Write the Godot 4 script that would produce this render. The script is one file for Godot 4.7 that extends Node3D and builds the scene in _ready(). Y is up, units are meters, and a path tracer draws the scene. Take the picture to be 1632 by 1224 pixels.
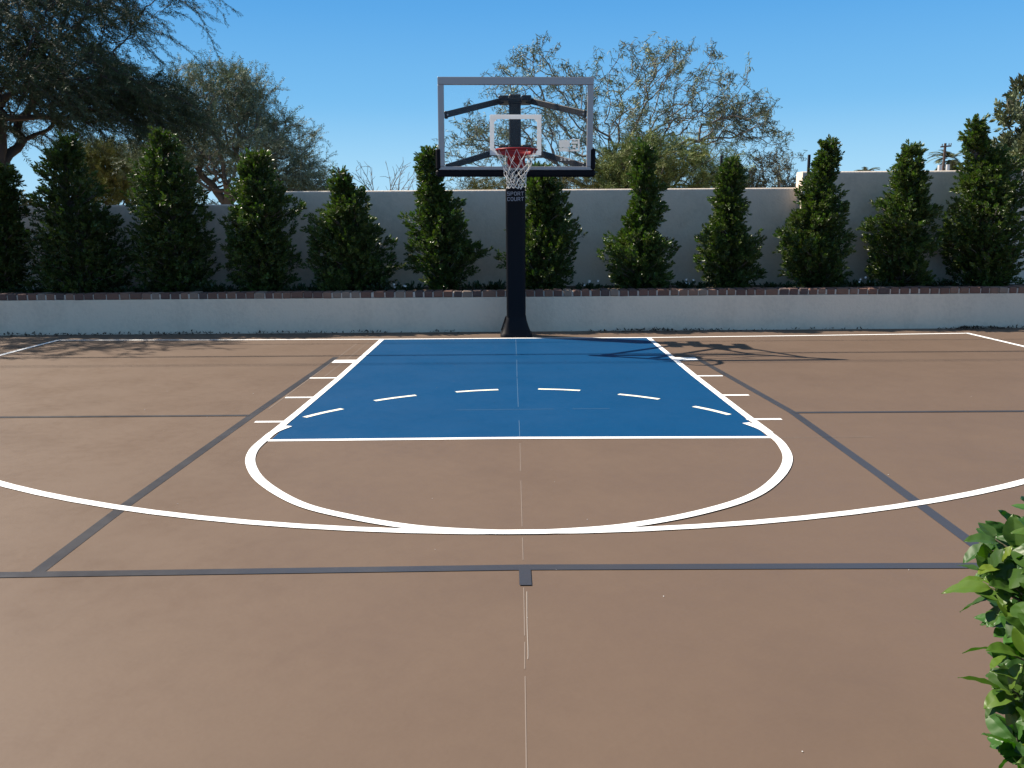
extends Node3D
# A private half court behind a stucco wall, late morning sun from the left and slightly behind the wall.
# x runs along the baseline, y is up, z runs from the baseline towards the camera; metres.

const SUN_FALL := Vector3(0.855, -1.0, 0.40)

var rng := RandomNumberGenerator.new()
var M := {}
var taken := {}


# ---------------------------------------------------------------- mesh builder
class MB:
	var v := PackedVector3Array()
	var n := PackedVector3Array()
	var c := PackedColorArray()
	var i := PackedInt32Array()
	var tint := Color(1, 1, 1)

	func tri(a: Vector3, b: Vector3, d: Vector3, out: Vector3) -> void:
		var k := (b - a).cross(d - a)
		var nn := k.normalized()
		if nn.dot(out) < 0.0:
			nn = -nn
		var s := v.size()
		for p in [a, b, d]:
			v.append(p); n.append(nn); c.append(tint)
		if k.dot(out) > 0.0:
			i.append_array([s, s + 2, s + 1])
		else:
			i.append_array([s, s + 1, s + 2])

	func quad(a: Vector3, b: Vector3, d: Vector3, e: Vector3, out: Vector3) -> void:
		tri(a, b, d, out)
		tri(a, d, e, out)

	# a grid of points (rows of equal length) with smooth normals; flip turns it over
	func grid(rows: Array, flip := false, colors: Array = []) -> void:
		var s := v.size()
		var h := rows.size()
		var w: int = rows[0].size()
		for r in h:
			for k in w:
				var du: Vector3 = rows[r][mini(k + 1, w - 1)] - rows[r][maxi(k - 1, 0)]
				var dv: Vector3 = rows[mini(r + 1, h - 1)][k] - rows[maxi(r - 1, 0)][k]
				var nn := du.cross(dv)
				if nn.length_squared() < 1e-16:
					nn = Vector3.UP
				nn = nn.normalized()
				v.append(rows[r][k]); n.append(-nn if flip else nn)
				c.append(colors[k] if colors.size() else tint)
		for r in h - 1:
			for k in w - 1:
				var a := s + r * w + k
				if flip:
					i.append_array([a, a + 1, a + w, a + 1, a + w + 1, a + w])
				else:
					i.append_array([a, a + w, a + 1, a + 1, a + w, a + w + 1])

	func tube(pts: Array, radii: Array, sides := 6, caps := true) -> void:
		var s := v.size()
		var m := pts.size()
		var up := Vector3(0.31, 0.9, 0.3).normalized()
		for k in m:
			var t: Vector3 = (pts[mini(k + 1, m - 1)] - pts[maxi(k - 1, 0)]).normalized()
			var x := t.cross(up)
			if x.length() < 0.05:
				x = t.cross(Vector3(1, 0.1, 0))
			x = x.normalized()
			var y := t.cross(x).normalized()
			for q in sides:
				var a := TAU * q / sides
				var d := x * cos(a) + y * sin(a)
				v.append(pts[k] + d * radii[k]); n.append(d); c.append(tint)
		for k in m - 1:
			for q in sides:
				var a := s + k * sides + q
				var b := s + k * sides + (q + 1) % sides
				i.append_array([a, a + sides, b, b, a + sides, b + sides])
		if caps:
			for end in [0, m - 1]:
				var o: Vector3 = (pts[end] - pts[1 if end == 0 else m - 2]).normalized()
				var ctr: Vector3 = pts[end]
				for q in sides:
					tri(ctr, v[s + end * sides + q], v[s + end * sides + (q + 1) % sides], o)

	# box with chamfered edges
	func box(at: Vector3, size: Vector3, b := 0.0, basis := Basis()) -> void:
		var h := size / 2.0
		b = minf(b, minf(h.x, minf(h.y, h.z)) * 0.9)
		var ax := [Vector3.RIGHT, Vector3.UP, Vector3.BACK]
		var hv := [h.x, h.y, h.z]
		var p := func(sg: Array, full: int) -> Vector3:   # corner of the face that is not drawn back along axis full
			var r := Vector3.ZERO
			for q in 3:
				r += ax[q] * (sg[q] * (hv[q] - (0.0 if q == full else b)))
			return at + basis * r
		for f in 3:
			var g := (f + 1) % 3
			var e := (f + 2) % 3
			for s1 in [-1.0, 1.0]:
				var cs := []
				for k in [[-1, -1], [1, -1], [1, 1], [-1, 1]]:
					var sg := [0.0, 0.0, 0.0]
					sg[f] = s1; sg[g] = float(k[0]); sg[e] = float(k[1])
					cs.append(p.call(sg, f))
				quad(cs[0], cs[1], cs[2], cs[3], basis * (ax[f] * s1))
		if b <= 0.0:
			return
		for f in 3:     # edges along axis f
			var g := (f + 1) % 3
			var e := (f + 2) % 3
			for s1 in [-1.0, 1.0]:
				for s2 in [-1.0, 1.0]:
					var lo := [0.0, 0.0, 0.0]
					var hi := [0.0, 0.0, 0.0]
					lo[f] = -1.0; hi[f] = 1.0
					lo[g] = s1; hi[g] = s1; lo[e] = s2; hi[e] = s2
					quad(p.call(lo, g), p.call(hi, g), p.call(hi, e), p.call(lo, e), basis * (ax[g] * s1 + ax[e] * s2))
		for s1 in [-1.0, 1.0]:
			for s2 in [-1.0, 1.0]:
				for s3 in [-1.0, 1.0]:
					var sg := [s1, s2, s3]
					tri(p.call(sg, 0), p.call(sg, 1), p.call(sg, 2), basis * Vector3(s1, s2, s3))

	# a flat bar between two points, h tall and w thick
	func bar(a: Vector3, b: Vector3, h: float, w: float, bev := 0.006) -> void:
		var t := (b - a).normalized()
		var side := t.cross(Vector3.UP).normalized()
		var up := side.cross(t).normalized()
		box((a + b) / 2.0, Vector3((b - a).length(), h, w), bev, Basis(t, up, side))

	# a painted strip on the ground along a path of (x, z)
	func strip(path: PackedVector2Array, width: float, y: float) -> void:
		var l := []
		var r := []
		for k in path.size():
			var t := (path[mini(k + 1, path.size() - 1)] - path[maxi(k - 1, 0)]).normalized()
			var o := Vector2(-t.y, t.x) * width / 2.0
			l.append(path[k] + o); r.append(path[k] - o)
		for k in path.size() - 1:
			quad(Vector3(l[k].x, y, l[k].y), Vector3(r[k].x, y, r[k].y), Vector3(r[k + 1].x, y, r[k + 1].y), Vector3(l[k + 1].x, y, l[k + 1].y), Vector3.UP)

	func mesh() -> ArrayMesh:
		var a := []
		a.resize(Mesh.ARRAY_MAX)
		a[Mesh.ARRAY_VERTEX] = v
		a[Mesh.ARRAY_NORMAL] = n
		a[Mesh.ARRAY_COLOR] = c
		a[Mesh.ARRAY_INDEX] = i
		var m := ArrayMesh.new()
		m.add_surface_from_arrays(Mesh.PRIMITIVE_TRIANGLES, a)
		return m


# ---------------------------------------------------------------- naming and tagging
func numbered(called: String, parent: Node) -> String:
	var key := str(parent.get_instance_id()) + called
	var k: int = taken.get(key, 0)
	taken[key] = k + 1
	return called if k == 0 else "%s_%03d" % [called, k]


func tag(o: Node, label: String, category: String, group := "") -> Node:
	o.set_meta("label", label)
	o.set_meta("category", category)
	if group:
		o.set_meta("group", group)
	return o


func thing(called: String, label: String, category: String, at := Vector3.ZERO, group := "") -> Node3D:
	var o := Node3D.new()
	o.name = numbered(called, self)
	add_child(o)
	o.position = at
	tag(o, label, category, group)
	return o


func part(called: String, mesh: Mesh, mat: Material, parent: Node, at := Vector3.ZERO) -> MeshInstance3D:
	var o := MeshInstance3D.new()
	o.name = numbered(called, parent)
	o.mesh = mesh
	o.material_override = mat
	o.position = at
	parent.add_child(o)
	return o


func structure(called: String, mesh: Mesh, mat: Material) -> MeshInstance3D:
	var o := part(called, mesh, mat, self)
	o.set_meta("kind", "structure")
	return o


func copies(called: String, mesh: Mesh, mat: Material, places: Array, colors: Array, parent: Node) -> MultiMeshInstance3D:
	var mm := MultiMesh.new()
	mm.transform_format = MultiMesh.TRANSFORM_3D
	mm.use_colors = true
	mm.mesh = mesh
	mm.instance_count = places.size()
	for k in places.size():
		mm.set_instance_transform(k, places[k])
		mm.set_instance_color(k, colors[k])
	var o := MultiMeshInstance3D.new()
	o.name = numbered(called, parent)
	o.multimesh = mm
	o.material_override = mat
	o.set_meta("kind", "stuff")
	parent.add_child(o)
	return o


# ---------------------------------------------------------------- materials
func lin(r: float, g: float, b: float) -> Color:
	return Color(r, g, b).linear_to_srgb()


func mat(called: String, col: Color, rough := 0.8, opt := {}) -> StandardMaterial3D:
	var m := StandardMaterial3D.new()
	m.resource_name = called
	m.albedo_color = col
	m.roughness = rough
	for k in opt:
		m.set(k, opt[k])
	M[called] = m
	return m


# a seamless grey picture of layered noise; layers are [frequency, weight, seed]
func noise_image(size: int, layers: Array, lo: float, hi: float) -> Image:
	var parts := []
	for l in layers:
		var f := FastNoiseLite.new()
		f.seed = l[2]
		f.frequency = l[0]
		f.fractal_octaves = 4
		parts.append([f.get_seamless_image(size, size), l[1]])
	var im := Image.create(size, size, false, Image.FORMAT_RGB8)
	for y in size:
		for x in size:
			var a := 0.0
			for p in parts:
				a += p[0].get_pixel(x, y).r * p[1]
			a = clampf(lerpf(lo, hi, a), 0.0, 1.0)
			im.set_pixel(x, y, Color(a, a, a))
	return im


func tex(im: Image) -> ImageTexture:
	return ImageTexture.create_from_image(im)


func make_materials() -> void:
	var mottled := tex(noise_image(512, [[0.006, 0.45, 3], [0.03, 0.3, 8], [0.25, 0.12, 12]], 0.965, 1.035))
	var gloss := tex(noise_image(512, [[0.01, 0.6, 21], [0.08, 0.4, 22]], 0.42, 0.72))
	var grain := noise_image(512, [[0.35, 0.7, 31], [0.1, 0.3, 32]], 0.0, 1.0)
	grain.bump_map_to_normal_map(2.0)
	var grain_t := tex(grain)
	var stucco_h := noise_image(512, [[0.02, 0.35, 41], [0.12, 0.35, 42], [0.4, 0.3, 43]], 0.0, 1.0)
	stucco_h.bump_map_to_normal_map(3.0)
	var stucco_n := tex(stucco_h)
	var stucco_a := tex(noise_image(512, [[0.008, 0.6, 51], [0.06, 0.4, 52]], 0.92, 1.06))
	var court := {
		"albedo_texture": mottled, "uv1_triplanar": true, "uv1_world_triplanar": true, "uv1_scale": Vector3(0.21, 0.21, 0.21),
		"roughness_texture": gloss, "roughness_texture_channel": 0,
		"normal_enabled": true, "normal_texture": grain_t, "normal_scale": 0.03, "metallic_specular": 0.36,
	}
	mat("court_brown", lin(0.122, 0.0835, 0.0595), 1.0, court)
	mat("court_blue", lin(0.002, 0.05, 0.138), 1.0, court.merged({"metallic_specular": 0.24}, true))
	mat("paint_grey", lin(0.038, 0.036, 0.040), 0.66, court.merged({"metallic_specular": 0.65}, true))
	mat("paint_white", lin(0.82, 0.82, 0.81), 0.7, {"albedo_texture": mottled, "uv1_triplanar": true, "uv1_world_triplanar": true, "uv1_scale": Vector3(0.9, 0.9, 0.9)})
	mat("paint_cream", lin(0.8, 0.77, 0.62), 0.7)
	mat("chalk", lin(0.185, 0.145, 0.12), 0.9)
	mat("chalk_bright", lin(0.27, 0.23, 0.2), 0.9)
	mat("chalk_on_blue", lin(0.05, 0.12, 0.22), 0.9)
	var stucco := {"albedo_texture": stucco_a, "uv1_triplanar": true, "uv1_world_triplanar": true, "uv1_scale": Vector3(0.4, 0.4, 0.4), "normal_enabled": true, "normal_texture": stucco_n, "normal_scale": 0.5}
	mat("stucco_wall", lin(0.70, 0.605, 0.51), 0.95, stucco)
	mat("stucco_planter", lin(0.72, 0.6, 0.475), 0.95, stucco)
	mat("mortar", lin(0.5, 0.45, 0.4), 0.95, stucco)
	var bk := {"albedo_texture": stucco_a, "uv1_triplanar": true, "uv1_world_triplanar": true, "uv1_scale": Vector3(4, 4, 4), "normal_enabled": true, "normal_texture": stucco_n, "normal_scale": 0.8}
	var tones := [lin(0.17, 0.075, 0.055), lin(0.10, 0.05, 0.045), lin(0.24, 0.13, 0.095), lin(0.27, 0.2, 0.16), lin(0.14, 0.065, 0.05), lin(0.07, 0.045, 0.045), lin(0.20, 0.10, 0.07)]
	for k in tones.size():
		mat("brick%d" % k, tones[k].lerp(Color(0.46, 0.39, 0.34), 0.3), 0.92, bk)
	mat("soil", lin(0.06, 0.042, 0.03), 1.0, stucco)
	mat("dirt", lin(0.24, 0.19, 0.14), 1.0, stucco)
	mat("black_paint", lin(0.012, 0.012, 0.014), 0.42, {"metallic_specular": 0.35})
	mat("black_vinyl", lin(0.005, 0.005, 0.008), 0.55, {"metallic_specular": 0.28, "normal_enabled": true, "normal_texture": grain_t, "normal_scale": 0.2, "uv1_triplanar": true, "uv1_scale": Vector3(3, 3, 3)})
	mat("edge_foam", lin(0.004, 0.004, 0.007), 0.6, {"metallic_specular": 0.25})
	mat("aluminium", lin(0.34, 0.325, 0.33), 0.45, {"metallic": 0.55})
	mat("glass", Color(0.7, 0.8, 0.9, 0.012), 0.04, {"transparency": BaseMaterial3D.TRANSPARENCY_ALPHA, "metallic_specular": 0.1})
	mat("target_white", lin(0.8, 0.8, 0.78), 0.6, {"backlight": Color(1, 1, 1), "backlight_enabled": true})
	mat("etched_white", lin(0.62, 0.62, 0.6), 0.7, {"backlight": Color(1, 1, 1), "backlight_enabled": true})
	mat("letter_grey", lin(0.28, 0.28, 0.32), 0.6)
	mat("red_steel", lin(0.27, 0.014, 0.017), 0.45, {"metallic_specular": 0.35})
	mat("net_cord", lin(0.72, 0.7, 0.66), 0.85, {"backlight": Color(0.3, 0.3, 0.3), "backlight_enabled": true})
	mat("cable", lin(0.02, 0.02, 0.02), 0.7)
	mat("pole_wood", lin(0.085, 0.06, 0.05), 0.9)
	mat("transformer_grey", lin(0.6, 0.6, 0.6), 0.5)
	mat("stake", lin(0.022, 0.022, 0.03), 0.6)
	var vc := {"vertex_color_use_as_albedo": true, "backlight_enabled": true}
	mat("ficus_leaf", Color(1, 1, 1), 0.4, vc.merged({"backlight": Color(0.66, 0.78, 0.3), "metallic_specular": 0.5}))
	mat("near_leaf", Color(1, 1, 1), 0.43, vc.merged({"backlight": Color(0.72, 0.9, 0.2), "metallic_specular": 0.5}))
	mat("dry_leaf", Color(1, 1, 1), 0.6, vc.merged({"backlight": Color(0.34, 0.36, 0.2), "metallic_specular": 0.4}))
	mat("bark_grey", lin(0.15, 0.13, 0.115), 0.95)
	mat("bark_dark", lin(0.05, 0.04, 0.035), 0.95)
	mat("bark_green", lin(0.09, 0.08, 0.05), 0.9)
	mat("petal", lin(0.7, 0.68, 0.66), 0.8)


# ---------------------------------------------------------------- leaves and sprays
func leaf_rows(length: float, width: float, bend: float, fold: float, across: Array, rows := 6) -> Array:
	var out := []
	for r in rows + 1:
		var t := float(r) / rows
		var w := width * 0.5 * pow(sin(PI * pow(t, 0.92)), 0.8) + 0.0006
		var row := []
		for a in across:
			row.append(Vector3(a * w, t * length, -bend * t * t * length + absf(a) * w * fold))
		out.append(row)
	return out


# leaves all round a short stem that grows along +y
func shoot_mesh(count: int, stem: float, length: float, width: float, fan: float, r: int) -> ArrayMesh:
	var g := RandomNumberGenerator.new()
	g.seed = r
	var m := MB.new()
	m.tint = Color(0.6, 0.55, 0.4)
	m.tube([Vector3.ZERO, Vector3(0, stem * 0.5, 0.01), Vector3(0, stem, 0)], [0.004, 0.003, 0.002], 3, false)
	for k in count:
		var t := (k + 0.5) / count
		var b := Basis(Vector3.UP, k * 2.4 + g.randf_range(-0.4, 0.4)) * Basis(Vector3.RIGHT, fan * (1.15 - 0.75 * t) * g.randf_range(0.75, 1.3))
		b = b * Basis(Vector3.UP, g.randf_range(-0.5, 0.5))
		var l := length * g.randf_range(0.7, 1.15) * (0.75 + 0.3 * sin(PI * t))
		var s := g.randf_range(0.72, 1.2)
		m.tint = Color(s, s, s * g.randf_range(0.8, 1.1))
		var rows := []
		for row in leaf_rows(l, width * l / length, g.randf_range(0.1, 0.4), 0.35, [-1.0, 0.0, 1.0], 3):
			var q := []
			for p in row:
				q.append(Vector3(0, stem * t, 0) + b * p)
			rows.append(q)
		m.grid(rows, true)
	return m.mesh()


# a feathery twig: two ranks of narrow leaflets along a curved stem that grows along +y
func feather_mesh(pairs: int, stem: float, leaflet: float, width: float, droop: float, r: int) -> ArrayMesh:
	var g := RandomNumberGenerator.new()
	g.seed = r
	var m := MB.new()
	m.tint = Color(0.8, 0.7, 0.6)
	var at := func(t: float) -> Vector3: return Vector3(0.12 * stem * sin(t * 3.0 + r), stem * t, -droop * stem * t * t)
	m.tube([at.call(0.0), at.call(0.5), at.call(1.0)], [0.004, 0.003, 0.0015], 3, false)
	for k in pairs:
		for s in [-1.0, 1.0]:
			var t: float = (k + g.randf_range(0.2, 0.9)) / pairs
			var o: Vector3 = at.call(t)
			var d := Vector3(s * g.randf_range(0.5, 1.0), g.randf_range(0.3, 1.0), g.randf_range(-0.7, 0.7)).normalized() * leaflet * g.randf_range(0.6, 1.2)
			var x := d.cross(Vector3(g.randf_range(-1, 1), g.randf_range(-1, 1), 1.0)).normalized() * width * 0.5
			var q := g.randf_range(0.7, 1.25)
			m.tint = Color(q, q, q)
			m.quad(o, o + d * 0.5 + x, o + d + Vector3(0, -0.15 * leaflet, 0), o + d * 0.5 - x, Vector3(0, 0.4, 1))
	return m.mesh()


# tufts of long curled leaves along a sinuous twig
func curl_mesh(count: int, stem: float, leaf: float, width: float, r: int) -> ArrayMesh:
	var g := RandomNumberGenerator.new()
	g.seed = r
	var m := MB.new()
	m.tint = Color(0.9, 0.8, 0.72)
	var at := func(t: float) -> Vector3: return Vector3(0.16 * stem * sin(t * 5.0 + r), stem * t, 0.12 * stem * cos(t * 4.0 + r) - 0.12 * stem)
	m.tube([at.call(0.0), at.call(0.3), at.call(0.65), at.call(1.0)], [0.007, 0.006, 0.004, 0.003], 3, false)
	for k in count:
		var o: Vector3 = at.call(0.15 + 0.85 * (k + g.randf()) / count)
		var a := g.randf() * TAU
		var d := Vector3(cos(a), g.randf_range(-0.9, 0.5), sin(a)).normalized()
		var l := leaf * g.randf_range(0.6, 1.3)
		var x := d.cross(Vector3(g.randf_range(-1, 1), 1, g.randf_range(-1, 1))).normalized() * width * 0.5
		var q := g.randf_range(0.65, 1.3)
		m.tint = Color(q, q, q * 0.95)
		var rows := []
		for j in 4:
			var t := j / 3.0
			var p := o + d * l * t + Vector3(0, -0.55 * l * t * t, 0)
			var w := sin(PI * (0.12 + 0.86 * t))
			rows.append([p - x * w, p + x * w])
		m.grid(rows)
	return m.mesh()


func along(at: Vector3, dir: Vector3, roll: float, size: float) -> Transform3D:
	var y := dir.normalized()
	var x := y.cross(Vector3(0.21, 0.3, 0.93)).normalized()
	var z := x.cross(y)
	return Transform3D((Basis(x, y, z) * Basis(Vector3.UP, roll)).scaled_local(Vector3.ONE * size), at)


func toss() -> Vector3:
	return Vector3(rng.randfn(), rng.randfn(), rng.randfn())


# ---------------------------------------------------------------- trees
# points inside lobes: each lobe is [centre, radii, count, how hollow]
func cloud(lobes: Array) -> PackedVector3Array:
	var out := PackedVector3Array()
	for l in lobes:
		for k in l[2]:
			var d := toss().normalized() * pow(rng.randf(), l[3])
			out.append(l[0] + d * l[1])
	return out


# joins the points into branches that start at the root: {at, parent, burden}
func skeleton(root: Array, pts: PackedVector3Array, straight: float) -> Dictionary:
	var nodes := PackedVector3Array()
	var parent := PackedInt32Array()
	var way := PackedFloat32Array()
	for k in root.size():
		nodes.append(root[k])
		parent.append(k - 1)
		way.append(0.0 if k == 0 else way[k - 1] + root[k].distance_to(root[k - 1]))
	var todo := pts.duplicate()
	var base: Vector3 = root[root.size() - 1]
	var order := Array(todo)
	order.sort_custom(func(a, b): return a.distance_squared_to(base) < b.distance_squared_to(base))
	var first := maxi(root.size() - 2, 0)
	for p in order:
		var best := -1
		var least := 1e9
		for k in range(first, nodes.size()):
			var d: float = nodes[k].distance_to(p)
			if d < least and d + straight * way[k] < least:
				least = d + straight * way[k]
				best = k
		nodes.append(p)
		parent.append(best)
		way.append(way[best] + nodes[best].distance_to(p))
	var burden := PackedInt32Array()
	burden.resize(nodes.size())
	burden.fill(1)
	for k in range(nodes.size() - 1, 0, -1):
		burden[parent[k]] += burden[k]
	return {"at": nodes, "parent": parent, "burden": burden}


func wood(sk: Dictionary, tip: float, power: float, stout: float, parent: Node, m: Material, wiggle := 0.12) -> void:
	var trunk := MB.new()
	var limbs := MB.new()
	for k in range(1, sk.at.size()):
		var q: int = sk.parent[k]
		var a: Vector3 = sk.at[q]
		var b: Vector3 = sk.at[k]
		var r1: float = tip * pow(sk.burden[k], power)
		var r0: float = minf(tip * pow(sk.burden[q], power), r1 * 1.35)
		var l := a.distance_to(b)
		var mid := (a + b) / 2.0 + toss() * l * wiggle * 0.6
		var to := trunk if r1 > stout else limbs
		to.tube([a, a.lerp(mid, 0.5) + toss() * l * wiggle * 0.25, mid, mid.lerp(b, 0.5) + toss() * l * wiggle * 0.25, b], [r0, r0 * 0.8 + r1 * 0.2, (r0 + r1) / 2, r0 * 0.2 + r1 * 0.8, r1], 7 if r1 > stout else (4 if r1 > 0.012 else 3), false)
	if trunk.v.size():
		part("trunk", trunk.mesh(), m, parent)
	if limbs.v.size():
		part("branches", limbs.mesh(), m, parent).set_meta("kind", "stuff")


# sprays on the thin ends of a skeleton
func crown(sk: Dictionary, meshes: Array, m: Material, parent: Node, per: int, most_load: int, size: float, lean: Vector3, col: Color, vary := 0.25) -> void:
	var places := []
	var tints := []
	for k in meshes.size():
		places.append([])
		tints.append([])
	for k in range(1, sk.at.size()):
		if sk.burden[k] > most_load:
			continue
		var a: Vector3 = sk.at[sk.parent[k]]
		var b: Vector3 = sk.at[k]
		var shade := rng.randf_range(1.0 - vary, 1.0 + vary)
		for j in per:
			var t := rng.randf_range(0.25, 1.05)
			var d := (b - a).normalized() * 0.7 + toss() * 0.45 + lean
			var which := rng.randi() % meshes.size()
			places[which].append(along(a.lerp(b, t) + toss() * 0.03, d, rng.randf() * TAU, size * rng.randf_range(0.7, 1.25)))
			var s := shade * rng.randf_range(0.8, 1.2)
			tints[which].append(Color(col.r * s * rng.randf_range(0.9, 1.12), col.g * s, col.b * s * rng.randf_range(0.8, 1.15)))
	for k in meshes.size():
		if places[k].size():
			copies("foliage", meshes[k], m, places[k], tints[k], parent)


var feathers := []
var curls := []
var shoots := []
var hanging := []


func make_sprays() -> void:
	for k in 3:
		feathers.append(feather_mesh(13, 0.3, 0.06, 0.012, 0.25, 100 + k))
		curls.append(curl_mesh(11, 0.3, 0.1, 0.016, 200 + k))
		shoots.append(shoot_mesh(10, 0.12, 0.064, 0.029, 0.95, 300 + k))
		hanging.append(feather_mesh(16, 0.42, 0.085, 0.013, 0.1, 400 + k))


# ---------------------------------------------------------------- clipped ficus columns in the planter
# rows are [height, left, right] of the outline
func ficus(label: String, rows: Array, z: float, n: int, sd: int, tone := 1.0) -> void:  # tone below one paints shade into the leaf colour
	rng.seed = sd
	var low: Array = rows[rows.size() - 1]
	var cx: float = (low[1] + low[2]) * 0.5
	var t := thing("ficus_shrub", label, "shrub", Vector3(cx, 0.5, z), "columnar ficus shrubs along the stucco wall")
	var lump := FastNoiseLite.new()
	lump.seed = sd
	lump.frequency = 1.6
	lump.fractal_octaves = 2
	var stem := MB.new()
	var spine := []
	var rad := []
	for k in range(rows.size() - 1, -1, -1):
		spine.append(Vector3((rows[k][1] + rows[k][2]) * 0.5 - cx, maxf(rows[k][0] - 0.5, 0.0) if k < rows.size() - 1 else -0.02, 0) + toss() * 0.012)
		rad.append(0.035 * (1.0 - 0.85 * (rows.size() - 1 - k) / rows.size()))
	stem.tube(spine, rad, 6)
	var limbs := MB.new()
	var places := [[], [], []]
	var tints := [[], [], []]
	var total := 0.0
	var area := []
	for k in rows.size() - 1:
		area.append((rows[k][0] - rows[k + 1][0]) * (rows[k][2] - rows[k][1] + rows[k + 1][2] - rows[k + 1][1] + 0.06))
		total += area[k]
	var made := 0
	var tries := 0
	n = int(n * 1.75)
	while made < n and tries < n * 6:
		tries += 1
		var pick := rng.randf() * total
		var k := 0
		while k < area.size() - 1 and pick > area[k]:
			pick -= area[k]
			k += 1
		var f := rng.randf()
		var h := lerpf(rows[k][0], rows[k + 1][0], f)
		var l := lerpf(rows[k][1], rows[k + 1][1], f)
		var r := lerpf(rows[k][2], rows[k + 1][2], f)
		var mid := (l + r) * 0.5
		var hw := maxf((r - l) * 0.5 - 0.145, (r - l) * 0.27)
		var hd := minf(hw * 0.95 + 0.02, 0.58)
		var a := rng.randf() * TAU
		var q := pow(rng.randf(), 0.4)
		var dir := Vector3(cos(a), 0, sin(a))
		var p := Vector3(mid - cx, h - 0.56, 0) + Vector3(dir.x * hw, 0, dir.z * hd) * q
		var bump := lump.get_noise_3d(p.x * 2.2 + sd, p.y * 2.2, p.z * 2.2)
		if q > 0.66 and bump < -0.06 and rng.randf() < 0.8:
			continue
		if q > 0.8:
			p += Vector3(dir.x, 0, dir.z) * bump * 0.33 * minf(hw * 4.0, 1.0)
		var d := dir * (0.35 + 0.6 * q) + Vector3(0, rng.randf_range(0.1, 1.1), 0) + toss() * 0.3
		var which := rng.randi() % 3
		places[which].append(along(p, d, rng.randf() * TAU, rng.randf_range(0.62, 1.0)))
		if rng.randf() < 0.03:
			p += (dir * 0.6 + Vector3(0, 0.6, 0)) * rng.randf_range(0.02, 0.11)
			places[which].append(along(p, d, rng.randf() * TAU, rng.randf_range(0.7, 1.0)))
			tints[which].append(Color(0.075, 0.115, 0.03))
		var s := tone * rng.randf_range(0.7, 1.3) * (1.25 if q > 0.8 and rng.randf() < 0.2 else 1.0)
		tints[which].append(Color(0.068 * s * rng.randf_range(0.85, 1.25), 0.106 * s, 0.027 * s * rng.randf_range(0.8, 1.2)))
		if made % 9 == 0:
			limbs.tube([Vector3(mid - cx, maxf(h - 0.75, 0.02), 0), p * Vector3(0.6, 1, 0.6) + Vector3(0, -0.08, 0), p], [0.011, 0.008, 0.004], 3, false)
		made += 1
	part("trunk", stem.mesh(), M.bark_grey, t)
	part("branches", limbs.mesh(), M.bark_grey, t).set_meta("kind", "stuff")
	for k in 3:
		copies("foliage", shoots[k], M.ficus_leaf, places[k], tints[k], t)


# ---------------------------------------------------------------- walls
# an upright slab from x0 to x1 whose long top edges are rounded
func slab(x0: float, x1: float, y0: float, y1: float, z_front: float, thick: float, r := 0.03) -> ArrayMesh:
	var m := MB.new()
	var prof := [Vector2(z_front, y0)]
	for k in 6:
		var a := PI / 2 * k / 5.0
		prof.append(Vector2(z_front - r + r * cos(a), y1 - r + r * sin(a)))
	for k in 6:
		var a := PI / 2 + PI / 2 * k / 5.0
		prof.append(Vector2(z_front - thick + r + r * cos(a), y1 - r + r * sin(a)))
	prof.append(Vector2(z_front - thick, y0))
	var mid := Vector2(z_front - thick / 2, (y0 + y1) / 2)
	for k in prof.size() - 1:
		var a: Vector2 = prof[k]
		var b: Vector2 = prof[k + 1]
		var o := Vector2((b - a).y, -(b - a).x)
		if o.dot((a + b) / 2 - mid) < 0:
			o = -o
		m.quad(Vector3(x0, a.y, a.x), Vector3(x1, a.y, a.x), Vector3(x1, b.y, b.x), Vector3(x0, b.y, b.x), Vector3(0, o.y, o.x))
	for x in [x0, x1]:
		for k in range(1, prof.size() - 1):
			m.tri(Vector3(x, prof[0].y, prof[0].x), Vector3(x, prof[k].y, prof[k].x), Vector3(x, prof[k + 1].y, prof[k + 1].x), Vector3(-1 if x == x0 else 1, 0, 0))
	return m.mesh()


func sheet(x0: float, x1: float, z0: float, z1: float, y: float) -> ArrayMesh:
	var m := MB.new()
	m.quad(Vector3(x0, y, z0), Vector3(x1, y, z0), Vector3(x1, y, z1), Vector3(x0, y, z1), Vector3.UP)
	return m.mesh()


func line(pts: Array, w: float, y: float) -> ArrayMesh:
	var m := MB.new()
	m.strip(PackedVector2Array(pts), w, y)
	return m.mesh()


# a smooth path through points
func smooth(pts: Array, steps := 8) -> Array:
	var out := []
	for k in pts.size() - 1:
		var a: Vector2 = pts[maxi(k - 1, 0)]
		var b: Vector2 = pts[k]
		var c: Vector2 = pts[k + 1]
		var d: Vector2 = pts[mini(k + 2, pts.size() - 1)]
		for s in steps:
			out.append(b.cubic_interpolate(c, a, d, float(s) / steps))
	out.append(pts[pts.size() - 1])
	return out


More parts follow.
